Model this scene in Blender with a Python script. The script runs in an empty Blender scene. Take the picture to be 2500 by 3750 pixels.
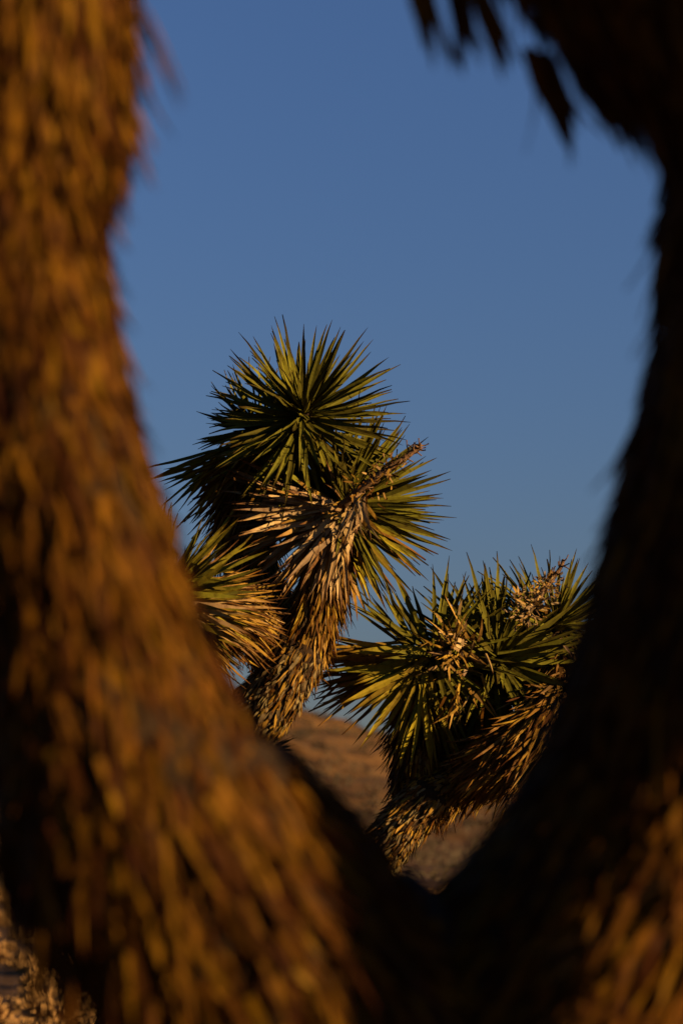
import bpy, math, random
import numpy as np
from mathutils import Vector, Matrix

random.seed(7)
rng = np.random.default_rng(11)
sc = bpy.context.scene
COL = sc.collection
R = math.radians

# ------------------------------------------------------------------ camera, sky, sun, exposure
CAM = np.array([0.0, 0.0, 1.6])
PITCH = 8.0
FOCUS = 6.68
cam_data = bpy.data.cameras.new("camera")
cam = bpy.data.objects.new("camera", cam_data)
COL.objects.link(cam)
cam.location = CAM
cam.rotation_euler = (R(90 + PITCH), 0, 0)
cam_data.sensor_fit = 'VERTICAL'
cam_data.sensor_height = 36.0
cam_data.sensor_width = 24.0
cam_data.lens = 85.0
cam_data.clip_start = 0.05
cam_data.clip_end = 6000
cam_data.dof.use_dof = True
cam_data.dof.focus_distance = FOCUS
cam_data.dof.aperture_fstop = 4.3
sc.camera = cam

SUN_EL, SUN_AZ = 11.0, 120.0          # azimuth clockwise from +Y: low, behind the camera to the right
world = bpy.data.worlds.new("World")
sc.world = world
world.use_nodes = True
wn = world.node_tree.nodes
wl = world.node_tree.links
sky = wn.new('ShaderNodeTexSky')
sky.sky_type = 'NISHITA'
sky.sun_disc = False
sky.sun_elevation = R(SUN_EL)
sky.sun_rotation = R(SUN_AZ)
sky.air_density = 1.6
sky.dust_density = 0.5
sky.ozone_density = 5.0
tint = wn.new('ShaderNodeMixRGB')
tint.blend_type = 'MULTIPLY'
tint.inputs[0].default_value = 1.0
tint.inputs[2].default_value = (0.50, 0.57, 0.90, 1)
gm = wn.new('ShaderNodeGamma')
gm.inputs[1].default_value = 0.8
wl.new(sky.outputs[0], gm.inputs[0])
wl.new(gm.outputs[0], tint.inputs[1])
wl.new(tint.outputs[0], wn['Background'].inputs[0])
wn['Background'].inputs[1].default_value = 0.05

sun_data = bpy.data.lights.new("sun", 'SUN')
sun_data.energy = 5.0
sun_data.angle = R(0.53)
sun_data.color = (1.0, 0.63, 0.30)
sun = bpy.data.objects.new("sun", sun_data)
COL.objects.link(sun)
S = Vector((math.sin(R(SUN_AZ)) * math.cos(R(SUN_EL)), math.cos(R(SUN_AZ)) * math.cos(R(SUN_EL)), math.sin(R(SUN_EL))))
sun.rotation_euler = S.to_track_quat('Z', 'Y').to_euler()
sun.location = (20, -12, 10)

sc.view_settings.view_transform = 'Standard'
sc.view_settings.look = 'None'
sc.view_settings.exposure = 1.53
sc.view_settings.gamma = 1.0
sc.view_settings.use_curve_mapping = False
sc.cycles.max_bounces = 4
sc.cycles.diffuse_bounces = 2
sc.cycles.use_denoising = True

# ------------------------------------------------------------------ measuring helpers
FPX = 85.0 / 36.0 * 3750
cp, sp = math.cos(R(PITCH)), math.sin(R(PITCH))
RIGHT = np.array([1.0, 0, 0]); FWD = np.array([0, cp, sp]); UP = np.array([0, -sp, cp])


def P(px, py, d):
    """the point that the photograph shows at (px, py), d metres along the view axis"""
    return CAM + FWD * d + RIGHT * ((px - 1250) / FPX * d) + UP * ((1875 - py) / FPX * d)


def dirc(r, u, t):
    """a direction given as right, up, towards the viewer"""
    v = RIGHT * r + UP * u - FWD * t
    return v / np.linalg.norm(v)


def project(p):
    q = np.atleast_2d(p) - CAM
    z = q @ FWD
    return np.stack([1250 + (q @ RIGHT) / z * FPX, 1875 - (q @ UP) / z * FPX, z], 1)


OPENING = [(490, -50), (470, 350), (400, 500), (385, 700), (400, 900), (440, 1100), (480, 1300), (510, 1500), (560, 1750), (640, 1950),
           (700, 2150), (740, 2350), (800, 2500), (870, 2650), (1000, 2800), (1130, 2950), (1250, 3080), (1420, 3200), (1530, 3270),
           (1700, 3130), (1850, 3000), (1960, 2850), (2000, 2600), (2080, 2350), (2180, 2100), (2200, 1950), (2330, 1450), (2410, 1050),
           (2400, 750), (2350, 520), (1950, 250), (1760, -50)]


def in_opening(pts):
    x, y = pts[:, 0], pts[:, 1]
    inside = np.zeros(len(x), bool)
    n = len(OPENING)
    for i in range(n):
        x0, y0 = OPENING[i]; x1, y1 = OPENING[(i + 1) % n]
        c = ((y0 > y) != (y1 > y)) & (x < (x1 - x0) * (y - y0) / (y1 - y0 + 1e-9) + x0)
        inside ^= c
    return inside


# ------------------------------------------------------------------ materials
def new_mat(name):
    m = bpy.data.materials.new(name)
    m.use_nodes = True
    return m, m.node_tree.nodes, m.node_tree.links


def N(nodes, kind, **kw):
    n = nodes.new(kind)
    for k, v in kw.items():
        setattr(n, k, v)
    return n


def ramp(nodes, stops, interp='LINEAR'):
    r = nodes.new('ShaderNodeValToRGB')
    r.color_ramp.interpolation = interp
    el = r.color_ramp.elements
    while len(el) > 1:
        el.remove(el[-1])
    el[0].position, el[0].color = stops[0][0], (*stops[0][1], 1)
    for p, c in stops[1:]:
        e = el.new(p); e.color = (*c, 1)
    return r


def leaf_material():
    """one material for every dagger leaf; 'dry' 0 green .. 1 brown, 2 bleached, 3 weathered, and 'tint' vary it leaf by leaf"""
    m, n, l = new_mat("yucca_leaf")
    b = n['Principled BSDF']

    def both(name):
        g = N(n, 'ShaderNodeAttribute', attribute_name=name, attribute_type='GEOMETRY')
        o = N(n, 'ShaderNodeAttribute', attribute_name=name, attribute_type='OBJECT')
        a = N(n, 'ShaderNodeMath', operation='ADD')
        l.new(g.outputs['Fac'], a.inputs[0]); l.new(o.outputs['Fac'], a.inputs[1])
        return a
    dry, tnt = both('dry'), both('tint')
    al = N(n, 'ShaderNodeAttribute', attribute_name='along', attribute_type='GEOMETRY')
    # base colours by dryness (dry / 4)
    d4 = N(n, 'ShaderNodeMath', operation='DIVIDE'); d4.inputs[1].default_value = 4
    l.new(dry.outputs[0], d4.inputs[0])
    base = ramp(n, [(0.0, (0.0550, 0.0560, 0.0065)), (.06, (0.0700, 0.0650, 0.0060)), (.125, (0.130, 0.108, 0.0090)), (.25, (0.1237, 0.0703, 0.0112)),
                    (.50, (0.2025, 0.1518, 0.0844)), (.69, (.052, .0185, .0005)), (.75, (.050, .0215, .0005)), (.82, (.060, .0290, .0008)), (1.0, (0.1012, 0.0815, 0.0394))])
    l.new(d4.outputs[0], base.inputs[0])
    # brown tips
    tip = ramp(n, [(0.0, (.75, .75, .75)), (.06, (1, 1, 1)), (.80, (1, 1, 1)), (.92, (.62, .48, .42)), (1.0, (.22, .15, .12))])
    l.new(al.outputs['Fac'], tip.inputs[0])
    m1 = N(n, 'ShaderNodeMixRGB', blend_type='MULTIPLY'); m1.inputs[0].default_value = 1
    l.new(base.outputs[0], m1.inputs[1]); l.new(tip.outputs[0], m1.inputs[2])
    # spots and streaks
    tc = N(n, 'ShaderNodeNewGeometry')
    nz = N(n, 'ShaderNodeTexNoise'); nz.inputs['Scale'].default_value = 70; nz.inputs['Detail'].default_value = 5
    l.new(tc.outputs['Position'], nz.inputs['Vector'])
    sr = ramp(n, [(.30, (.45, .33, .25)), (.44, (.92, .9, .86)), (.60, (1.08, 1.06, 1.0)), (.75, (1.3, 1.22, 1.1))])
    l.new(nz.outputs['Fac'], sr.inputs[0])
    m2 = N(n, 'ShaderNodeMixRGB', blend_type='MULTIPLY'); m2.inputs[0].default_value = .85
    l.new(m1.outputs[0], m2.inputs[1]); l.new(sr.outputs[0], m2.inputs[2])
    tr = ramp(n, [(0, (.28, .22, .17)), (.45, (.84, .83, .82)), (1, (1.55, 1.48, 1.36))])
    l.new(tnt.outputs[0], tr.inputs[0])
    m3 = N(n, 'ShaderNodeMixRGB', blend_type='MULTIPLY'); m3.inputs[0].default_value = 1
    l.new(m2.outputs[0], m3.inputs[1]); l.new(tr.outputs[0], m3.inputs[2])
    hs = N(n, 'ShaderNodeHueSaturation')
    hr = N(n, 'ShaderNodeMapRange'); hr.inputs['To Min'].default_value = .485; hr.inputs['To Max'].default_value = .512
    l.new(tnt.outputs[0], hr.inputs[0]); l.new(hr.outputs[0], hs.inputs['Hue'])
    l.new(m3.outputs[0], hs.inputs['Color'])
    l.new(hs.outputs[0], b.inputs['Base Color'])
    b.inputs['Roughness'].default_value = .75
    b.inputs['Specular IOR Level'].default_value = .06
    bp = N(n, 'ShaderNodeBump'); bp.inputs['Strength'].default_value = .35; bp.inputs['Distance'].default_value = .002
    l.new(nz.outputs['Fac'], bp.inputs['Height']); l.new(bp.outputs[0], b.inputs['Normal'])
    return m


def simple_mat(name, c0, c1, scale, rough=.9, detail=6, bump=.5, dist=.01):
    m, n, l = new_mat(name)
    b = n['Principled BSDF']
    g = N(n, 'ShaderNodeNewGeometry')
    nz = N(n, 'ShaderNodeTexNoise'); nz.inputs['Scale'].default_value = scale; nz.inputs['Detail'].default_value = detail
    nz.inputs['Roughness'].default_value = .65
    l.new(g.outputs['Position'], nz.inputs['Vector'])
    r = ramp(n, [(.32, c0), (.68, c1)])
    l.new(nz.outputs['Fac'], r.inputs[0]); l.new(r.outputs[0], b.inputs['Base Color'])
    b.inputs['Roughness'].default_value = rough
    b.inputs['Specular IOR Level'].default_value = .15
    bp = N(n, 'ShaderNodeBump'); bp.inputs['Strength'].default_value = bump; bp.inputs['Distance'].default_value = dist
    l.new(nz.outputs['Fac'], bp.inputs['Height']); l.new(bp.outputs[0], b.inputs['Normal'])
    return m


M_LEAF = leaf_material()
M_CORE = simple_mat("fibrous_core", (0.0079, 0.0040, 0.0011), (0.0253, 0.0135, 0.0040), 60, bump=1)
M_STALK = simple_mat("dry_stalk", (0.0394, 0.0197, 0.0079), (0.1518, 0.0900, 0.0422), 90, bump=1)
M_SCRUB = simple_mat("dry_scrub", (.15, .085, .028), (.30, .18, .065), 9, bump=.3)
M_SCRUB_FAR = simple_mat("far_scrub", (0.0281, 0.0225, 0.0135), (0.0675, 0.0506, 0.0281), .6, bump=.3)


def ground_material():
    m, n, l = new_mat("desert_ground")
    b = n['Principled BSDF']
    g = N(n, 'ShaderNodeNewGeometry')
    a = N(n, 'ShaderNodeTexNoise'); a.inputs['Scale'].default_value = .12; a.inputs['Detail'].default_value = 8; a.inputs['Roughness'].default_value = .7
    c = N(n, 'ShaderNodeTexNoise'); c.inputs['Scale'].default_value = 6; c.inputs['Detail'].default_value = 8
    for q in (a, c):
        l.new(g.outputs['Position'], q.inputs['Vector'])
    ra = ramp(n, [(.36, (.042, .021, .006)), (.50, (.080, .042, .012)), (.64, (.12, .066, .019))])
    rc = ramp(n, [(.3, (.7, .68, .66)), (.7, (1.25, 1.22, 1.2))])
    l.new(a.outputs['Fac'], ra.inputs[0]); l.new(c.outputs['Fac'], rc.inputs[0])
    x = N(n, 'ShaderNodeMixRGB', blend_type='MULTIPLY'); x.inputs[0].default_value = 1
    l.new(ra.outputs[0], x.inputs[1]); l.new(rc.outputs[0], x.inputs[2]); l.new(x.outputs[0], b.inputs['Base Color'])
    b.inputs['Roughness'].default_value = .95
    b.inputs['Specular IOR Level'].default_value = .1
    bp = N(n, 'ShaderNodeBump'); bp.inputs['Strength'].default_value = .6; bp.inputs['Distance'].default_value = .05
    l.new(c.outputs['Fac'], bp.inputs['Height']); l.new(bp.outputs[0], b.inputs['Normal'])
    return m


M_GROUND = ground_material()


# ------------------------------------------------------------------ mesh helpers
def mesh_from(name, v, f, mat, attrs=None, smooth=False):
    me = bpy.data.meshes.new(name)
    v = np.asarray(v, np.float32); f = np.asarray(f, np.int32)
    k = f.shape[1]
    me.vertices.add(len(v)); me.vertices.foreach_set('co', v.ravel())
    me.loops.add(f.size); me.loops.foreach_set('vertex_index', f.ravel())
    me.polygons.add(len(f)); me.polygons.foreach_set('loop_start', np.arange(0, f.size, k, dtype=np.int32))
    me.polygons.foreach_set('use_smooth', np.full(len(f), smooth))
    me.update(calc_edges=True)
    for an, av in (attrs or {}).items():
        a = me.attributes.new(an, 'FLOAT', 'POINT'); a.data.foreach_set('value', np.asarray(av, np.float32))
    me.materials.append(mat)
    return me


def obj(name, data, parent=None, kind=None):
    o = bpy.data.objects.new(name, data)
    COL.objects.link(o)
    if parent is not None:
        o.parent = parent
    if kind:
        o['kind'] = kind
    return o


def root(name, loc, label, cat, group=None):
    o = bpy.data.objects.new(name, None)
    COL.objects.link(o)
    o.empty_display_size = .1
    o.location = loc
    o['label'] = label; o['category'] = cat
    if group:
        o['group'] = group
    return o


def norm(a):
    return a / (np.linalg.norm(a, axis=-1, keepdims=True) + 1e-12)


# leaf shapes: length along +Y, width along X, upper side +Z
def ring_strip(rings, closed_tip, npt):
    """rings: (n, npt, 3) -> verts, quads (tip collapses in place)"""
    n = len(rings)
    v = rings.reshape(-1, 3)
    f = []
    for i in range(n - 1):
        for j in range(npt):
            k = (j + 1) % npt
            f.append((i * npt + j, i * npt + k, (i + 1) * npt + k, (i + 1) * npt + j))
    f.append(tuple(range(npt - 1, -1, -1)) if npt == 4 else (2, 1, 0, 0))
    return v, f


LIVE, DEAD, FLAKE = [], [], []


def live_variant(curve, twist, side):
    ys = np.array([0, .06, .2, .42, .66, .86, 1.0])
    ws = np.array([.95, .62, .78, 1.0, .74, .36, .03])
    rings = []
    for y, w in zip(ys, ws):
        z = -curve * y ** 2 + .012 * math.sin(y * 9)
        x0 = side * y ** 2
        a = twist * y
        pts = np.array([[-.5 * w, 0, .006], [0, 0, -.001], [.5 * w, 0, .006], [0, 0, -.017 * (w + .15)]])
        # rotate the section about Y; x is in widths, z in lengths: keep the ratio near 1:22
        xx = pts[:, 0] * math.cos(a) - pts[:, 2] * 22 * math.sin(a)
        zz = pts[:, 0] / 22 * math.sin(a) + pts[:, 2] * math.cos(a)
        rings.append(np.stack([xx + x0 * 20, np.full(4, y), zz + z], 1))
    v, f = ring_strip(np.array(rings), True, 4)
    return v, np.array(f), np.repeat(ys, 4)


def dead_variant(curve, twist, kink, side, r):
    ys = np.array([0, .12, .35, .6, .82, 1.0])
    ws = np.array([1.0, .85, .95, .7, .42, .05])
    rings = []
    for i, (y, w) in enumerate(zip(ys, ws)):
        w = w * r.uniform(.8, 1.15)
        z = -curve * y ** 2 + kink * max(0, y - .45)
        a = twist * y + r.uniform(-.25, .25)
        pts = np.array([[-.5 * w, 0, .010 * r.uniform(-.5, 1.5)], [.5 * w, 0, .010 * r.uniform(-.5, 1.5)], [.1 * w, 0, -.022 * w]])
        xx = pts[:, 0] * math.cos(a) - pts[:, 2] * 14 * math.sin(a)
        zz = pts[:, 0] / 14 * math.sin(a) + pts[:, 2] * math.cos(a)
        rings.append(np.stack([xx + side * y ** 2 * 12, np.full(3, y), zz + z], 1))
    v, f = ring_strip(np.array(rings), True, 3)
    f = [q for q in f if len(set(q)) == 4]
    return v, np.array(f), np.repeat(ys, 3)


def flake_variant(curve, twist, r):
    ys = np.array([0, .3, .7, 1.0])
    ws = np.array([.9, 1.0, .85, r.uniform(.1, .6)])
    rings = []
    for y, w in zip(ys, ws):
        a = twist * y + r.uniform(-.35, .35)
        z = -curve * y ** 2 + r.uniform(-.03, .03)
        pts = np.array([[-.5 * w, 0, .0], [.5 * w, 0, .0], [r.uniform(-.2, .2), 0, -.05 * w]])
        xx = pts[:, 0] * math.cos(a) - pts[:, 2] * 5 * math.sin(a)
        zz = pts[:, 0] / 5 * math.sin(a) + pts[:, 2] * math.cos(a)
        rings.append(np.stack([xx, np.full(3, y) + r.uniform(-.03, .03, 3), zz + z], 1))
    v, f = ring_strip(np.array(rings), True, 3)
    f = [q for q in f if len(set(q)) == 4]
    return v, np.array(f), np.repeat(ys, 3)


vr = np.random.default_rng(3)
for c in (-.05, 0, .04, .08, .13, .2):
    for s in (-1, 1):
        LIVE.append(live_variant(c, vr.uniform(-.5, .5), s * vr.uniform(0, .06)))
for i in range(14):
    DEAD.append(dead_variant(vr.uniform(-.12, .22), vr.uniform(-1.4, 1.4), vr.uniform(-.3, .3), vr.uniform(-.08, .08), vr))
for i in range(10):
    FLAKE.append(flake_variant(vr.uniform(-.15, .25), vr.uniform(-.8, .8), vr))
KINDS = {'leaf': (LIVE, 'leaf'), 'dead_leaf': (DEAD, 'dead_leaf'), 'bark_flake': (FLAKE, 'bark_flake')}
MESHES = {}
for kname, (vs, nm) in KINDS.items():
    for i, (v, f, al) in enumerate(vs):
        MESHES[kname, i] = mesh_from(nm, v, f, M_LEAF, {'along': al})


class Leaves:
    """a growing list of leaf placements: frames, sizes, tint, dryness, where each is attached"""

    def __init__(self):
        self.rows = []

    def add(self, kind, base, d, up, L, w, tint, dry, part, score=1.0):
        """arrays (n,3),(n,3),(n,3),(n),(n),(n),(n)"""
        n = len(base)
        y = norm(d)
        z = norm(up - (up * y).sum(1, keepdims=True) * y)
        x = np.cross(y, z)
        nv = len(KINDS[kind][0])
        var = rng.integers(0, nv, n)
        M = np.zeros((n, 4, 4)); M[:, 3, 3] = 1
        M[:, :3, 0] = x * w[:, None]; M[:, :3, 1] = y * L[:, None]; M[:, :3, 2] = z * L[:, None]; M[:, :3, 3] = base
        for i in range(n):
            self.rows.append((kind, int(var[i]), M[i], float(tint[i]), float(dry[i]), part, float(score if np.isscalar(score) else score[i])))

    def build(self, limits, masked=True):
        """the largest in view of each kind become objects, the rest are joined per part"""
        rows = self.rows
        mats = np.array([r[2] for r in rows])
        mid = mats[:, :3, 3] + mats[:, :3, 1] * .5
        pr = project(mid)
        w = np.linalg.norm(mats[:, :3, 0], axis=1); L = np.linalg.norm(mats[:, :3, 1], axis=1)
        toward = norm(CAM - mid)
        ydir = norm(mats[:, :3, 1])
        foreshort = np.sqrt(np.clip(1 - (ydir * toward).sum(1) ** 2, 0, 1))
        area = w * L * foreshort / pr[:, 2] ** 2
        sc_ = np.array([r[6] for r in rows])
        inview = (pr[:, 0] > 0) & (pr[:, 0] < 2500) & (pr[:, 1] > 0) & (pr[:, 1] < 3750) & (pr[:, 2] > 0)
        if masked:
            inview &= in_opening(pr)
        else:
            inview &= ~in_opening(pr) | (pr[:, 1] < 700)
        rank = area * sc_ * inview
        kinds = np.array([r[0] for r in rows])
        chosen = np.zeros(len(rows), bool)
        for k, lim in limits.items():
            idx = np.where((kinds == k) & (rank > 0))[0]
            idx = idx[np.argsort(-rank[idx])][:lim]
            chosen[idx] = True
        joined = {}
        for i, (k, var, M, t, d, part, s) in enumerate(rows):
            if chosen[i]:
                o = obj(KINDS[k][1], MESHES[k, var], part)
                inv = part['_inv'] if '_inv' in part.keys() else None
                o.matrix_local = PARTINV[part.name] @ Matrix(M.tolist())
                o['tint'] = t; o['dry'] = d
            else:
                joined.setdefault((part.name, k), []).append(i)
        for (pn, k), idx in joined.items():
            V, F, A, T, D = [], [], [], [], []
            off = 0
            byvar = {}
            for i in idx:
                byvar.setdefault(rows[i][1], []).append(i)
            for var, ii in byvar.items():
                v, f, al = KINDS[k][0][var]
                Ms = mats[ii]
                vv = np.einsum('nij,vj->nvi', Ms[:, :3, :3], v) + Ms[:, None, :3, 3]
                n = len(ii)
                V.append(vv.reshape(-1, 3))
                F.append((f[None] + (np.arange(n) * len(v))[:, None, None] + off).reshape(-1, 4))
                off += n * len(v)
                A.append(np.tile(al, n))
                T.append(np.repeat([rows[i][3] for i in ii], len(v)))
                D.append(np.repeat([rows[i][4] for i in ii], len(v)))
            part = bpy.data.objects[pn]
            PI_ = np.array(PARTINV[pn])
            V = np.concatenate(V) @ PI_[:3, :3].T + PI_[:3, 3]
            plural = {'leaf': 'leaves', 'dead_leaf': 'dead_leaves', 'bark_flake': 'bark_flakes'}[k]
            me = mesh_from(plural, V, np.concatenate(F), M_LEAF, {'along': np.concatenate(A), 'tint': np.concatenate(T), 'dry': np.concatenate(D)})
            obj(plural, me, part, 'stuff')


PARTINV = {}


def catmull(pts, n):
    pts = np.asarray(pts, float)
    ext = np.vstack([2 * pts[0] - pts[1], pts, 2 * pts[-1] - pts[-2]])
    out = []
    m = len(pts) - 1
    for t in np.linspace(0, m, n):
        i = min(int(t), m - 1); u = t - i
        p0, p1, p2, p3 = ext[i], ext[i + 1], ext[i + 2], ext[i + 3]
        out.append(.5 * ((2 * p1) + (-p0 + p2) * u + (2 * p0 - 5 * p1 + 4 * p2 - p3) * u * u + (-p0 + 3 * p1 - 3 * p2 + p3) * u ** 3))
    return np.array(out)


class Limb:
    """a tapered, slightly lumpy limb core following (x, y, z, radius) control points; a part of its tree"""

    def __init__(self, tree, name, ctrl, seg=28, ring=20, lump=.06, mat=None, label=None):
        c = catmull(ctrl, seg)
        self.p, self.r = c[:, :3], np.maximum(c[:, 3], .004)
        t = norm(np.gradient(self.p, axis=0))
        self.t = t
        ref = np.array([0.3, -1.0, .1])
        u = norm(np.cross(t, np.broadcast_to(ref, t.shape))); v = np.cross(t, u)
        self.u, self.v = u, v
        ang = np.linspace(0, 2 * np.pi, ring, endpoint=False)
        lumps = 1 + lump * (np.sin(ang[None] * 3 + np.arange(seg)[:, None] * .7) + .6 * rng.standard_normal((seg, ring)))
        V = self.p[:, None] + (u[:, None] * np.cos(ang)[None, :, None] + v[:, None] * np.sin(ang)[None, :, None]) * (self.r[:, None] * lumps)[..., None]
        V = V.reshape(-1, 3)
        F = []
        for i in range(seg - 1):
            for j in range(ring):
                k = (j + 1) % ring
                F.append((i * ring + j, i * ring + k, (i + 1) * ring + k, (i + 1) * ring + j))
        nb = len(V)
        V = np.vstack([V, self.p[0] - t[0] * self.r[0] * .3, self.p[-1] + t[-1] * self.r[-1] * .6])
        for j in range(0, ring, 2):       # end caps as quads
            F.append((nb, (j + 2) % ring, (j + 1) % ring, j))
            e = (seg - 1) * ring
            F.append((nb + 1, e + j, e + (j + 1) % ring, e + (j + 2) % ring))
        o0 = np.array(tree.location)
        self.obj = obj(name, mesh_from(name, V - self.p[0], F, mat or M_CORE, smooth=True), tree)
        self.obj.location = self.p[0] - o0
        if label:
            self.obj['label'] = label
        PARTINV[self.obj.name] = Matrix.Translation(-Vector(self.p[0]))

    def at(self, s):
        """s in 0..1 array -> p, t, u, v, r"""
        x = np.clip(s, 0, 1) * (len(self.p) - 1)
        i = np.minimum(x.astype(int), len(self.p) - 2); f = (x - i)[:, None]
        g = lambda a: a[i] * (1 - f) + a[i + 1] * f
        return g(self.p), norm(g(self.t)), norm(g(self.u)), norm(g(self.v)), (self.r[i] * (1 - f[:, 0]) + self.r[i + 1] * f[:, 0])

    def thatch(self, LV, kind, n, s0, s1, L, w, lift, dry, grav=.15, jit=.12, tint=(0, 1), droop_face=0, out=.04, ang=None, rscale=1.0):
        """dead leaves lying down the limb; L, lift may be (start, end) pairs along s0..s1"""
        s = rng.uniform(s0, s1, n)
        k = (s - s0) / (s1 - s0 + 1e-9)
        pair = lambda q: (q[0] + (q[1] - q[0]) * k) if isinstance(q, tuple) else np.full(n, float(q))
        Ls = pair(L) * rng.uniform(.65, 1.3, n); ws = pair(w) * rng.uniform(.7, 1.3, n); lf = np.radians(pair(lift) + rng.normal(0, 5, n))
        p, t, u, v, r = self.at(s)
        a = rng.uniform(0, 2 * np.pi, n) if ang is None else rng.uniform(ang[0], ang[1], n)
        rad = u * np.cos(a)[:, None] + v * np.sin(a)[:, None]
        lat = np.cross(t, rad)
        d = -t * np.cos(lf)[:, None] + rad * np.sin(lf)[:, None] + lat * rng.normal(0, jit, n)[:, None]
        d = d + np.array([0, 0, -1.0]) * grav
        # hanging leaves do not go into the limb
        inn = (d * rad).sum(1); d = d + rad * np.clip(out - inn, 0, 1)[:, None]
        base = p + rad * (r * rng.uniform(.92, 1.04, n) * rscale)[:, None]
        up = rad + rng.normal(0, .25, (n, 3))
        dr = rng.choice(np.atleast_1d(dry), n) + rng.normal(0, .07, n)
        face = (rad * norm(CAM - base)).sum(1)
        LV.add(kind, base, d, up, Ls, ws, rng.uniform(tint[0], tint[1], n), np.clip(dr, 0, 4), self.obj, score=np.clip(face + .25, 0.02, 1))


def rosette(tree, LV, head, axis, L, n, th=(8, 125), headlen=.10, w=.011, dryf=None, droop=.06, stubr=.035, label=None, scatter=6, name='rosette', sectors=None, asym=None):
    """a head of dagger leaves on a short bud; the bud is the part, the leaves its sub-parts"""
    head = np.asarray(head, float); axis = norm(np.asarray(axis, float))
    b0 = head - axis * headlen
    ctrl = [np.append(b0, stubr * 1.15), np.append((head + b0) / 2, stubr), np.append(head - axis * .005, stubr * .35)]
    lb = Limb(tree, name, ctrl, seg=8, ring=12, lump=.05, mat=M_CORE, label=label)
    i = np.arange(n)
    u = (i + .5) / n
    theta = np.radians(th[0] + (th[1] - th[0]) * u ** .75 + rng.normal(0, scatter, n))
    phi = i * 2.399963 + rng.normal(0, .25, n)
    ref = np.array([.2, .1, 1.0]) if abs(axis[2]) < .9 else np.array([1.0, 0, 0])
    a = norm(np.cross(axis, ref)); b = np.cross(axis, a)
    rad = a * np.cos(phi)[:, None] + b * np.sin(phi)[:, None]
    d = axis * np.cos(theta)[:, None] + rad * np.sin(theta)[:, None]
    d[:, 2] -= droop * u
    rr = stubr * np.clip(.25 + u, 0, 1)
    base = head - axis * (headlen * u ** .9)[:, None] + rad * rr[:, None]
    up = axis * np.sin(theta)[:, None] - rad * np.cos(theta)[:, None] + rng.normal(0, .22, (n, 3))
    Ls = L * np.interp(u, [0, .1, .3, .7, 1], [.55, .85, 1.05, 1.0, .9]) * rng.uniform(.82, 1.12, n)
    ws = w * np.interp(u, [0, .2, 1], [.7, 1, 1]) * rng.uniform(.85, 1.2, n)
    dn = norm(d)
    img = np.stack([dn @ RIGHT, dn @ UP, -(dn @ FWD)], 1)        # right, up, towards viewer
    dry = np.clip(rng.normal(.05, .07, n), 0, .4)
    if dryf is not None:
        dry = dryf(u, img, dry)
    if asym is not None:
        Ls = Ls * asym(u, img)
    keep = Ls > .01
    dead = (dry > .7) & (dry < 1.35)
    face = np.clip(img[:, 2] * .5 + .75, .2, 1.3)
    k1 = keep & ~dead; k2 = keep & dead
    for kk, kind in ((k1, 'leaf'), (k2, 'dead_leaf')):
        if kk.any():
            ff = 1.0 if kind == 'leaf' else 1.25
            LV.add(kind, base[kk], d[kk], up[kk], Ls[kk], ws[kk] * ff, rng.uniform(.15, 1, kk.sum()), dry[kk], lb.obj, score=face[kk])
    return lb


def fan(LV, part, kind, center, n, a0, a1, Lpx, D, w, dry, tilt=(-.3, .3), spread=12, curve_up=None, tint=(.3, 1)):
    """leaves leaving a point of the head over a range of bearings (degrees, 0 right, 90 up)"""
    an = np.radians(rng.uniform(a0, a1, n))
    tl = rng.uniform(tilt[0], tilt[1], n)
    d = RIGHT * np.cos(an)[:, None] + UP * np.sin(an)[:, None] - FWD * tl[:, None]
    d = norm(d)
    L = rng.uniform(Lpx[0], Lpx[1], n) * D / FPX
    base = np.asarray(center) + d * .02 + rng.normal(0, spread * D / FPX, (n, 3))
    up = -FWD + rng.normal(0, .45, (n, 3))
    ws = w * rng.uniform(.8, 1.25, n)
    LV.add(kind, base, d, up, L, ws, rng.uniform(tint[0], tint[1], n), np.clip(rng.choice(np.atleast_1d(dry), n) + rng.normal(0, .08, n), 0, 4), part, score=1.2)


def flower_stalk(tree, pts, r0, D, twigs, name='flower_stalk'):
    c = [np.append(P(x, y, D + dz), r) for (x, y, dz), r in zip(pts, np.linspace(r0, r0 * .4, len(pts)))]
    lb = Limb(tree, name, c, seg=26, ring=8, lump=.16, mat=M_STALK)
    inv = PARTINV[lb.obj.name]
    for _ in range(twigs):
        s = rng.uniform(.12, .98)
        p, t, u, v, r = lb.at(np.array([s]))
        a = rng.uniform(0, 6.28)
        rad = u[0] * math.cos(a) + v[0] * math.sin(a)
        L = rng.uniform(.018, .05) * (1.15 - .6 * s)
        bend = rng.normal(0, .5, 3)
        q = [p[0] + rad * r[0] * .5]
        d = norm(rad + t[0] * rng.uniform(-.2, .7))
        for _k in range(4):
            q.append(q[-1] + d * L / 4); d = norm(d + bend * .5 + np.array([0, 0, .25]))
        q = np.array(q); rr = np.linspace(.0026, .0011, 5); rr[-1] = .002
        V, F = [], []
        for i, (pp, ra) in enumerate(zip(q, rr)):
            tt = norm(q[min(i + 1, 4)] - q[max(i - 1, 0)])
            uu = norm(np.cross(tt, np.array([.3, .5, .8]))); vv = np.cross(tt, uu)
            for k in range(5):
                V.append(pp + (uu * math.cos(k * 1.2566) + vv * math.sin(k * 1.2566)) * ra - p[0])
        for i in range(4):
            for k in range(5):
                F.append((i * 5 + k, i * 5 + (k + 1) % 5, (i + 1) * 5 + (k + 1) % 5, (i + 1) * 5 + k))
        o = obj('twig', mesh_from('twig', V, F, M_STALK, smooth=True), lb.obj)
        o.matrix_local = inv @ Matrix.Translation(Vector(p[0]))
    return lb


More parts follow.
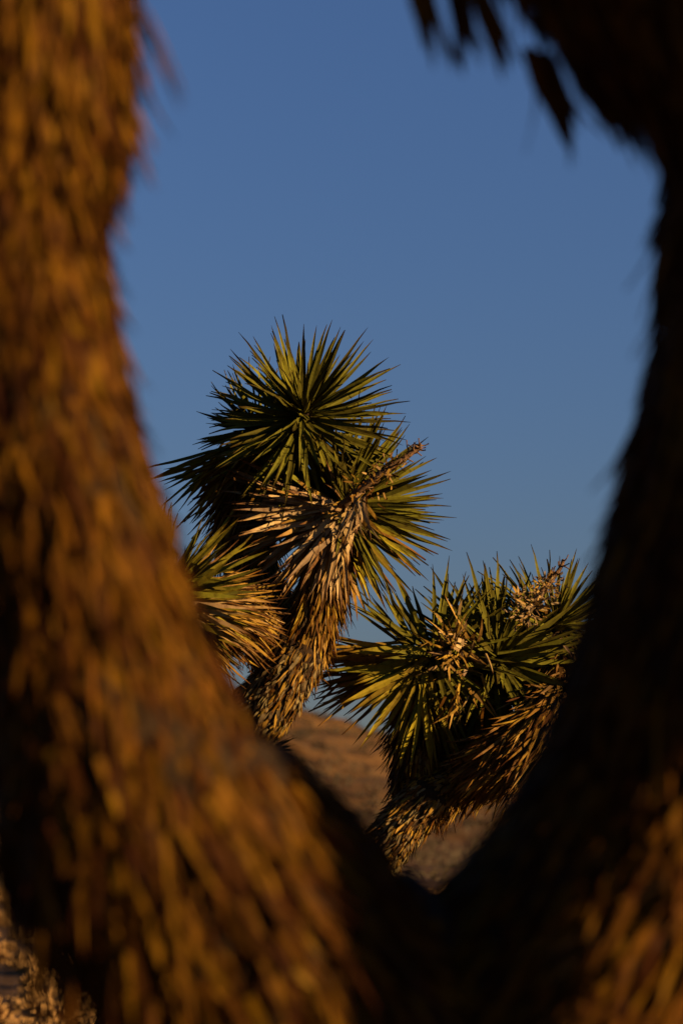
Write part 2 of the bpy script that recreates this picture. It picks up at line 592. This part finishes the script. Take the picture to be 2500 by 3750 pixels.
# ------------------------------------------------------------------ the ground and the hill
def terrain_h(x, y):
    d = np.hypot(x + 30, (y - 330))
    ridge = 31 * np.exp(-((x + 62) / 84.0) ** 2) * np.exp(-((y - 330) / 120.0) ** 2)
    far = 10 * np.clip((y - 450) / 900, 0, 1)
    und = .22 * np.sin(x * .11 + 1) * np.sin(y * .07) * np.clip((y - 20) / 60, 0, 1)
    rough = (.6 * np.sin(x * .23 + y * .05) * np.sin(y * .19 + 2) + .35 * np.sin(x * .61 + 1.3) * np.sin(y * .43)) * np.clip(ridge / 12, 0, 1)
    return ridge + far * 0 + und + rough


xs = np.unique(np.concatenate([np.linspace(-2500, -160, 20), np.linspace(-160, 160, 161), np.linspace(160, 2500, 20)]))
ys = np.unique(np.concatenate([np.linspace(-1500, -10, 14), np.linspace(-10, 90, 51), np.linspace(90, 480, 196), np.linspace(480, 4000, 30)]))
X, Y = np.meshgrid(xs, ys)
Z = terrain_h(X, Y) + rng.normal(0, 1, X.shape) * .16 * np.clip((Y - 90) / 60, 0, 1) * (Y < 470) * (abs(X) < 159)
V = np.stack([X, Y, Z], -1).reshape(-1, 3)
nx, ny = len(xs), len(ys)
I = np.arange(ny - 1)[:, None] * nx + np.arange(nx - 1)[None]
F = np.stack([I, I + 1, I + nx + 1, I + nx], -1).reshape(-1, 4)
ground = obj('ground', mesh_from('ground', V, F, M_GROUND, smooth=True), None, 'structure')
ground['label'] = 'dry desert ground rising to a bare brown hillside behind the trees'


# scrub: a mound of short dry stems
def scrub_arrays(r, n):
    th = r.uniform(0, 2 * np.pi, n); el = np.arccos(r.uniform(.0, 1, n))
    d = np.stack([np.sin(el) * np.cos(th), np.sin(el) * np.sin(th), np.cos(el) * .85 + .1], 1)
    rad = r.uniform(.35, 1.0, n)
    c = d * rad[:, None] * np.array([.5, .5, .62])
    side = norm(np.cross(d, r.normal(0, 1, (n, 3)))) * r.uniform(.02, .07, n)[:, None]
    ln = norm(d + r.normal(0, .5, (n, 3))) * r.uniform(.12, .3, n)[:, None]
    V = np.stack([c - side, c + side, c + ln + side * .5, c + ln - side * .5], 1).reshape(-1, 3)
    V[:, 2] = np.maximum(V[:, 2], -.02)
    F = np.arange(n * 4).reshape(-1, 4)
    return V, F


sr = np.random.default_rng(5)
scrubs = [mesh_from('foliage', *scrub_arrays(sr, 420), M_SCRUB) for _ in range(4)]
stems = []
for k in range(2):
    v, f = [], []
    for j in range(9):
        a = j * .7 + k; tip = np.array([math.cos(a) * .25, math.sin(a) * .25, .42 + .1 * math.sin(j * 2.1)])
        s = np.array([-math.sin(a), math.cos(a), 0]) * .012; o2 = np.array([math.cos(a), math.sin(a), -.4]) * .012
        b = len(v)
        v += [s, -s, o2, tip + s * .3, tip - s * .3, tip + o2 * .3]
        f += [(b, b + 1, b + 4, b + 3), (b + 1, b + 2, b + 5, b + 4), (b + 2, b, b + 3, b + 5)]
    stems.append(mesh_from('stem', v, f, M_STALK))
placed = 0
while placed < 48:
    d = 20 + 55 * rng.uniform(0, 1) ** 1.4
    x = (rng.uniform(-60, 480) - 1250) / FPX * d
    s = rng.uniform(.16, .5)
    o = root('dry_shrub', (x, d, float(terrain_h(np.array(x), np.array(d)))), 'low dry golden shrub, blurred, on the desert floor left of the trunks', 'shrub',
             'dry shrubs on the desert floor')
    o.scale = (s * 1.2, s * 1.2, s * rng.uniform(.7, 1.1)); o.rotation_euler = (0, 0, rng.uniform(0, 6.28))
    a = obj('foliage', scrubs[placed % 4], o)
    obj('stem', stems[placed % 2], o)
    placed += 1


def scatter_stuff(name, n, xr, yr, size, mat, cells, seed, avoid=None):
    r = np.random.default_rng(seed)
    V0, F0 = scrub_arrays(r, cells)
    y = r.uniform(yr[0], yr[1], n) if yr[0] > 0 else r.uniform(yr[0], yr[1], n)
    x = r.uniform(xr[0], xr[1], n) * (1 if yr[1] < 100 else 1)
    keep = np.ones(n, bool)
    if avoid is not None:
        keep = avoid(x, y)
    x, y = x[keep], y[keep]; n = len(x)
    s = r.uniform(size[0], size[1], n) ; a = r.uniform(0, 6.28, n)
    z = terrain_h(x, y)
    ca, sa = np.cos(a), np.sin(a)
    vx = (V0[None, :, 0] * ca[:, None] - V0[None, :, 1] * sa[:, None]) * s[:, None] * 1.2 + x[:, None]
    vy = (V0[None, :, 0] * sa[:, None] + V0[None, :, 1] * ca[:, None]) * s[:, None] * 1.2 + y[:, None]
    vz = V0[None, :, 2] * s[:, None] + z[:, None]
    VV = np.stack([vx, vy, vz], -1).reshape(-1, 3)
    FF = (F0[None] + (np.arange(n) * len(V0))[:, None, None]).reshape(-1, 4)
    o = obj(name, mesh_from(name, VV, FF, mat), None, 'stuff')
    return o


h = scatter_stuff('hill_scrub', 5200, (-75, 75), (85, 330), (.5, 1.7), M_SCRUB_FAR, 34, 21)
h['label'] = 'low dark desert scrub scattered over the brown hillside'; h['category'] = 'scrub'
g = scatter_stuff('ground_scrub', 2600, (-25, 25), (9, 85), (.15, .5), M_SCRUB, 60, 22,
                  avoid=lambda x, y: ~((x > (-1450) / FPX * y) & (x < (-600) / FPX * y)) & (np.hypot(x + .6, y - 7) > 1.5))
g['label'] = 'low dry brush and bunch grass covering the flat desert floor'; g['category'] = 'brush'

# ------------------------------------------------------------------ the Joshua tree in focus
D0 = 6.65
PX = D0 / FPX                      # metres per photo pixel at the tree


def C4(px, py, dz, rpx):
    return np.append(P(px, py, D0 + dz), rpx * PX)


foot = P(330, 5100, D0 + .2); foot[2] = 0
tree = root('joshua_tree', foot, 'sharply focused joshua tree with green spiky heads and two dead flower stalks', 'joshua tree')
LV = Leaves()
f4 = np.append(foot + np.array([0, 0, -.06]), .19)
trunk = Limb(tree, 'trunk', [f4, C4(380, 4500, .2, 150), C4(450, 3900, .2, 115), C4(500, 3600, .2, 108), C4(600, 3250, .15, 98)], seg=30)
main = Limb(tree, 'limb', [C4(560, 3330, .15, 98), C4(720, 3000, .1, 98), C4(855, 2725, .02, 108), C4(985, 2565, -.05, 104), C4(1110, 2370, -.05, 94)], seg=26)
limbB = Limb(tree, 'limb', [C4(1080, 2430, -.04, 90), C4(1140, 2290, -.03, 78), C4(1180, 2130, -.02, 70), C4(1215, 1980, -.07, 66), C4(1240, 1890, -.14, 52)], seg=22)
limbA = Limb(tree, 'limb', [C4(1090, 2400, .06, 90), C4(1000, 2240, .12, 86), C4(920, 2060, .14, 80), C4(905, 1880, .13, 72), C4(960, 1700, .09, 62), C4(1060, 1560, .02, 50)], seg=26)
limbD = Limb(tree, 'limb', [C4(1080, 2420, .05, 95), C4(960, 2310, -.02, 86), C4(840, 2240, -.16, 84), C4(740, 2215, -.28, 80), C4(625, 2205, -.40, 66)], seg=22)
limb2 = Limb(tree, 'limb', [C4(560, 3560, .22, 90), C4(820, 3560, .2, 90), C4(1120, 3440, .12, 84), C4(1330, 3220, .05, 76), C4(1450, 3050, 0, 78), C4(1580, 2900, 0, 84)], seg=30)
limbC = Limb(tree, 'limb', [C4(1530, 2960, .03, 78), C4(1530, 2820, .06, 82), C4(1540, 2680, .10, 76), C4(1570, 2550, .09, 62), C4(1590, 2470, .05, 48)], seg=20)
limbF = Limb(tree, 'limb', [C4(1560, 2900, .08, 70), C4(1660, 2760, .15, 72), C4(1730, 2620, .17, 66), C4(1770, 2520, .13, 50)], seg=18)
limbE = Limb(tree, 'limb', [C4(1560, 2910, .02, 84), C4(1700, 2830, .06, 80), C4(1850, 2755, -.08, 88), C4(1990, 2650, -.10, 86), C4(2060, 2500, .15, 74), C4(2060, 2340, .28, 54)], seg=26)
limbG = Limb(tree, 'limb', [C4(820, 2860, .1, 60), C4(880, 2810, .25, 55), C4(940, 2770, .32, 48)], seg=10)

# old limbs: short grey-brown flakes
for lb, n, s0, s1 in ((main, 2600, .1, 1), (limb2, 2600, .3, 1)):
    lb.thatch(LV, 'bark_flake', n, s0, s1, .040, .0085, 14, [4, 4, 3.9, 1, 1], grav=.10, jit=.28, tint=(.1, 1))
    lb.thatch(LV, 'dead_leaf', n // 5, s0, s1, .055, .0075, (9, 12), [1, 1, 4, 3], grav=.15, jit=.14)
for lb, n in ((limbB, 500), (limbA, 500), (limbD, 700), (limbC, 500), (limbF, 300)):
    lb.thatch(LV, 'bark_flake', n, 0, .35, .045, .008, 12, [4, 1, 1], grav=.1, jit=.25)
limbE.thatch(LV, 'bark_flake', 500, 0, .15, .045, .008, 12, [4, 1, 1], grav=.1, jit=.25)
trunk.thatch(LV, 'dead_leaf', 2600, .15, 1, .09, .006, (12, 18), [1, 3, 4], grav=.5, jit=.35)
trunk.thatch(LV, 'dead_leaf', 500, .55, 1, .15, .008, 8, [3, 3, 1], grav=1.2, jit=.1)
# younger wood: long dead leaves hanging back along it
limbB.thatch(LV, 'dead_leaf', 1000, .0, .62, (.06, .12), .0095, (10, 18), [1, 1, 1.1, .9, 3], grav=.35)
limbB.thatch(LV, 'dead_leaf', 260, .5, .95, (.11, .14), .0105, (14, 30), [1, 1, .9], grav=.3)
limbA.thatch(LV, 'dead_leaf', 1300, .0, .75, (.10, .15), .0095, (10, 16), [1, 1, 3], grav=.30)
limbA.thatch(LV, 'dead_leaf', 650, .62, 1.0, (.18, .21), .0105, (14, 34), [1, 1, 1.1, .6], grav=.30)
limbD.thatch(LV, 'dead_leaf', 1500, .0, .85, (.08, .12), .0095, (10, 15), [1, 1, 1.5, 3], grav=.28)
limbD.thatch(LV, 'dead_leaf', 500, .7, 1.0, (.17, .20), .0105, (20, 36), [1, 1.3, .9], grav=.30)
limbC.thatch(LV, 'dead_leaf', 1200, .0, .75, (.07, .12), .0095, (11, 15), [1, 3, 3], grav=.3)
limbC.thatch(LV, 'dead_leaf', 380, .6, 1.0, (.15, .19), .0105, (14, 32), [1, 1.1, .8], grav=.3)
limbF.thatch(LV, 'dead_leaf', 900, .0, 1.0, (.10, .17), .0095, (12, 26), [1, 1, 3], grav=.3)
limbE.thatch(LV, 'dead_leaf', 1500, .10, .62, (.10, .15), .0110, (9, 13), [1, 1, 1.15, .9], grav=.22, jit=.08)
limbE.thatch(LV, 'dead_leaf', 900, .55, 1.0, (.17, .2), .0105, (12, 32), [1, 1, 1.2], grav=.25)
limbG.thatch(LV, 'dead_leaf', 200, .0, 1.0, (.06, .10), .008, (14, 26), [1, 3], grav=.2)


# the heads
def dry_A(u, im, dry):
    r = rng.uniform(0, 1, len(u))
    low = (im[:, 1] < -.35) & (im[:, 0] < .1) & (u > .72)
    dry = np.where(low & (r < .45), rng.choice([.5, 1.0], len(u)), dry)
    return dry


hA = rosette(tree, LV, P(1115, 1490, D0 - .22), dirc(.14, .50, .84), .246, 235, (4, 132), .14, .0142, dry_A, stubr=.03)
hA2 = rosette(tree, LV, P(900, 1560, D0 + .12), dirc(-.80, .28, -.10), .19, 140, (12, 120), .12, .0135, None, stubr=.03)


fan(LV, hA2.obj, 'leaf', P(850, 1640, D0 + .08), 24, 192, 242, (170, 320), D0, .0125, [.1, .3, .6], (-.3, .2), 22)
fan(LV, hA2.obj, 'dead_leaf', P(900, 1650, D0 + .06), 22, 215, 262, (200, 340), D0, .0115, [1, .6, .8], (-.3, .2), 24)


def dry_B(u, im, dry):
    r = rng.uniform(0, 1, len(u))
    left = (im[:, 0] < -.05) & (im[:, 1] < .55)
    down = im[:, 1] < -.1
    bl = (left | (down & (im[:, 0] < .28))) & (u > .02)
    dry = np.where(bl & (r < .90), rng.choice([2.0, 1.8, 1.5, 1.25, 1.1], len(u)), dry)
    dry = np.where(~bl & (im[:, 1] < -.25) & (r < .30), rng.choice([.5, 1.0], len(u)), dry)
    return dry


hB = rosette(tree, LV, P(1270, 1850, D0 - .14), dirc(.34, .12, .90), .265, 300, (26, 110), .13, .0150, dry_B, stubr=.035)
# bleached collar torn round the flowering head, bare head in its middle
fan(LV, hB.obj, 'leaf', P(1205, 1865, D0 - .20), 26, 165, 200, (190, 330), D0, .016, [2.0, 1.9, 2.0], (.0, .45), 14)
fan(LV, hB.obj, 'leaf', P(1250, 1880, D0 - .21), 32, 196, 282, (150, 300), D0, .015, [2.0, 1.9, 1.6], (.0, .5), 18)
fan(LV, hB.obj, 'bark_flake', P(1275, 1865, D0 - .22), 60, 180, 330, (30, 90), D0, .011, [2.0, 1.6, 1.1], (.2, 1.0), 24)
hD = rosette(tree, LV, P(520, 2190, D0 - .50), dirc(-.62, .02, .50), .215, 150, (8, 140), .12, .0135,
             lambda u, im, dry: np.where((im[:, 1] < -.1) & (u > .5) & (rng.uniform(0, 1, len(u)) < .5), rng.choice([1, .5, 1.4], len(u)), dry), stubr=.03)
fan(LV, hD.obj, 'leaf', P(640, 2150, D0 - .50), 22, -8, 55, (160, 280), D0, .0155, [.1, .2, .35], (-.2, .5), 22)
fan(LV, hD.obj, 'dead_leaf', P(655, 2230, D0 - .50), 40, -50, 5, (140, 260), D0, .013, [1, .6, 1.6], (-.2, .5), 26)


def dry_C(u, im, dry):
    r = rng.uniform(0, 1, len(u))
    dry = np.where((im[:, 0] < -.3) & (im[:, 1] < .15) & (r < .6), .5, dry)
    dry = np.where((im[:, 0] < -.55) & (im[:, 1] < .05) & (u > .45) & (r < .5), 1.0, dry)
    return dry


hC = rosette(tree, LV, P(1590, 2400, D0 - .03), dirc(.0, .06, .92), .235, 150, (34, 132), .11, .0148, dry_C, stubr=.032,
             asym=lambda u, im: np.where((im[:, 0] < .15) & (rng.uniform(0, 1, len(u)) < .72), 0, 1))
fan(LV, hC.obj, 'leaf', P(1545, 2420, D0 + -0.03), 22, 170, 232, (190, 330), D0, .0195, [.42, .5, .55], (-.15, .25), 20)
fan(LV, hC.obj, 'leaf', P(1550, 2440, D0 + -0.04), 24, 232, 294, (260, 400), D0, .0135, [.4, .45, .5], (-.1, .25), 16)
fan(LV, hC.obj, 'dead_leaf', P(1480, 2400, D0 + 0.04), 34, 170, 200, (260, 400), D0, .0135, [1, 1, .8], (-.2, .1), 24)
fan(LV, hC.obj, 'dead_leaf', P(1440, 2450, D0 + 0.06), 40, 185, 225, (170, 330), D0, .012, [1, 1, .5], (-.3, .1), 30)
fan(LV, hC.obj, 'leaf', P(1530, 2380, D0 + 0.02), 14, 108, 150, (220, 330), D0, .009, [.2, .1], (-.2, .1), 14)
fan(LV, hC.obj, 'dead_leaf', P(1670, 2370, D0 + -0.10), 44, 60, 330, (50, 130), D0, .008, [1, 1, 1.5, 1.1], (.1, 1.3), 34)
fan(LV, hC.obj, 'bark_flake', P(1670, 2370, D0 + -0.11), 40, 0, 360, (25, 60), D0, .009, [1, 1.6, 2], (.1, 1.3), 30)
fan(LV, hC.obj, 'dead_leaf', P(1680, 2500, D0 + -0.08), 18, 220, 320, (50, 150), D0, .008, [1, 1.2, 3], (.1, 1.0), 34)

hF = rosette(tree, LV, P(1825, 2405, D0 + .03), dirc(.16, .26, .86), .25, 215, (12, 128), .12, .0172,
             lambda u, im, dry: np.where((im[:, 1] < -.2) & (u > .6) & (rng.uniform(0, 1, len(u)) < .4), rng.choice([1, .4], len(u)), dry), stubr=.035)
hE = rosette(tree, LV, P(2045, 2265, D0 + .2), dirc(.20, .50, .40), .225, 190, (8, 130), .12, .0145,
             lambda u, im, dry: np.where((im[:, 1] < -.1) & (rng.uniform(0, 1, len(u)) < .4), rng.choice([1, 1.5, 2.0], len(u)), dry), stubr=.03)
hG = rosette(tree, LV, P(1005, 2755, D0 + .30), dirc(.75, -.25, -.2), .075, 90, (15, 110), .06, .009, None, stubr=.02)

# dead flower stalks
sB = flower_stalk(tree, [(1250, 1850, -.25), (1310, 1800, -.30), (1380, 1745, -.33), (1440, 1705, -.34), (1500, 1665, -.34), (1528, 1645, -.34), (1540, 1628, -.34)], .0115, D0, 44)
fan(LV, sB.obj, 'bark_flake', P(1340, 1780, D0 - .33), 44, 0, 360, (14, 40), D0, .005, [1, 1, 1.6, 3], (.1, 1.0), 26)
fan(LV, sB.obj, 'bark_flake', P(1420, 1715, D0 - .35), 30, 0, 360, (14, 32), D0, .005, [1, 1.3, 3], (.1, 1.0), 15)
fan(LV, sB.obj, 'dead_leaf', P(1315, 1800, D0 - .31), 16, 240, 290, (60, 170), D0, .012, [2.0, 1.7], (.1, .5), 12)
sE = flower_stalk(tree, [(1900, 2270, .02), (1945, 2215, 0), (1985, 2165, 0), (2020, 2120, 0), (2050, 2080, 0), (2062, 2050, 0)], .0105, D0, 26)
fan(LV, sE.obj, 'bark_flake', P(1935, 2225, D0 - .02), 110, 0, 360, (16, 46), D0, .006, [2, 1.6, 1.1], (.1, 1.0), 26)
fan(LV, sE.obj, 'bark_flake', P(2000, 2145, D0 - .02), 80, 0, 360, (12, 32), D0, .005, [2, 1.4, 1.1], (.1, 1.0), 18)
LV.build({'leaf': 290, 'dead_leaf': 290, 'bark_flake': 0})

# ------------------------------------------------------------------ the blurred Joshua tree whose forked limbs frame the view
D1 = 2.05
PX1 = D1 / FPX


def F4(px, py, dz, rpx):
    return np.append(P(px, py, D1 + dz), rpx * PX1)


base = P(1380, 4300, D1); base[2] = 0
near = root('joshua_tree', base, 'huge blurred joshua tree whose forked shaggy limbs frame the sky on both sides', 'joshua tree')
NV = Leaves()
nt = Limb(near, 'trunk', [np.append(base + np.array([0, 0, -.05]), .24), np.append(P(1380, 6600, D1), .19), np.append(P(1370, 5000, D1), .17), F4(1370, 4300, 0, 700), F4(1400, 3850, .04, 440), F4(1470, 3375, .07, 335)], seg=30, ring=28)
nl = Limb(near, 'limb', [F4(1340, 4250, .02, 480), F4(1300, 3850, 0, 430), F4(925, 3430, -.02, 520), F4(550, 3000, -.03, 530), F4(375, 2500, -.03, 400), F4(240, 2000, -.03, 365),
                         F4(120, 1500, -.02, 345), F4(40, 950, 0, 335), F4(15, 560, 0, 365), F4(15, 430, 0, 430), F4(20, 150, 0, 445), F4(30, -300, 0, 440), F4(60, -900, 0, 400), F4(60, -1500, 0, 380)], seg=64, ring=28, lump=.03)
nr = Limb(near, 'limb', [F4(1420, 4250, .06, 450), F4(1680, 3850, .08, 480), F4(2050, 3500, .08, 480), F4(2400, 3000, .06, 475), F4(2600, 2450, .04, 480), F4(2700, 1900, .03, 440),
                         F4(2810, 1350, .03, 410), F4(2800, 900, .02, 375), F4(2800, 425, 0, 366), F4(2470, -105, -.02, 465), F4(2150, -500, -.03, 460), F4(2000, -1000, -.03, 420), F4(1950, -1600, -.03, 380)], seg=64, ring=28, lump=.03)
# added unseen limb right of the frame, placed and shaped to shade the fork
shade_limb = Limb(near, 'limb', [np.array(q) for q in ((.05, 2.06, .35, .13), (.50, 1.80, .50, .11), (.86, 1.55, .85, .10), (.95, 1.52, 1.25, .09), (.95, 1.515, 1.55, .092), (.95, 1.508, 1.75, .074), (.96, 1.515, 1.9, .075), (.96, 1.55, 2.08, .12), (.95, 1.58, 2.3, .16), (.93, 1.58, 2.9, .15))], seg=44, ring=24)
for lb, n in ((nl, 5200), (nr, 4800)):
    lb.thatch(NV, 'dead_leaf', int(n * 1.9), .05, 1, .046, .0072, (12, 10), [3, 3, 3, 3.22, 2.84], out=.13, rscale=1.03, grav=.30, jit=.16, tint=(0, 1))
    lb.thatch(NV, 'dead_leaf', n // 3, .05, 1, .068, .0085, (11, 10), [3, 3, 3.1, 2.88], out=.14, rscale=1.03, grav=.38, jit=.16, tint=(0, 1))
nt.thatch(NV, 'dead_leaf', 3600, .3, 1, .06, .010, 10, [3, 3], grav=.2, jit=.15)
shade_limb.thatch(NV, 'dead_leaf', 2200, .1, 1, .08, .011, 9, [3, 1], grav=.2, jit=.15)
nl.thatch(NV, 'dead_leaf', 260, .16, .30, .12, .008, 8, [3, 3], grav=2.0, jit=.1)
# long leaves hanging off the limbs
for x0, y0, n0, a0, a1, l0, l1, sp in ((1520, -190, 7, 282, 289, 300, 390, 14), (1610, -200, 7, 283, 291, 300, 390, 14), (1690, -190, 6, 290, 299, 320, 420, 12),
                                       (1905, 90, 5, 284, 289, 300, 430, 10), (1960, 120, 7, 290, 296, 300, 420, 12), (2070, 210, 5, 300, 308, 200, 340, 10)):
    fan(NV, nr.obj, 'dead_leaf', P(x0, y0, D1 - .02), n0, a0, a1, (l0, l1), D1, .0100, [3, 3], (-.12, .12), sp)
fan(NV, nl.obj, 'dead_leaf', P(480, -60, D1 - .28), 2, 294, 300, (280, 330), D1, .0055, [3], (-.1, .1), 8)
fan(NV, nl.obj, 'dead_leaf', P(440, 330, D1 - .22), 2, 288, 300, (140, 190), D1, .0055, [3], (-.1, .1), 8)
for hd, ax, L in ((P(60, -1850, D1), dirc(0, 1, .1), .25), (P(1930, -1950, D1 - .03), dirc(-.3, 1, .1), .25), (np.array([.93, 1.56, 2.95]), dirc(-.1, 1, .1), .25)):  # the last head tops the added limb that casts shade
    rosette(near, NV, hd, ax, L, 200, (8, 135), .14, .013, None, stubr=.04)
NV.build({'leaf': 0, 'dead_leaf': 290}, masked=False)
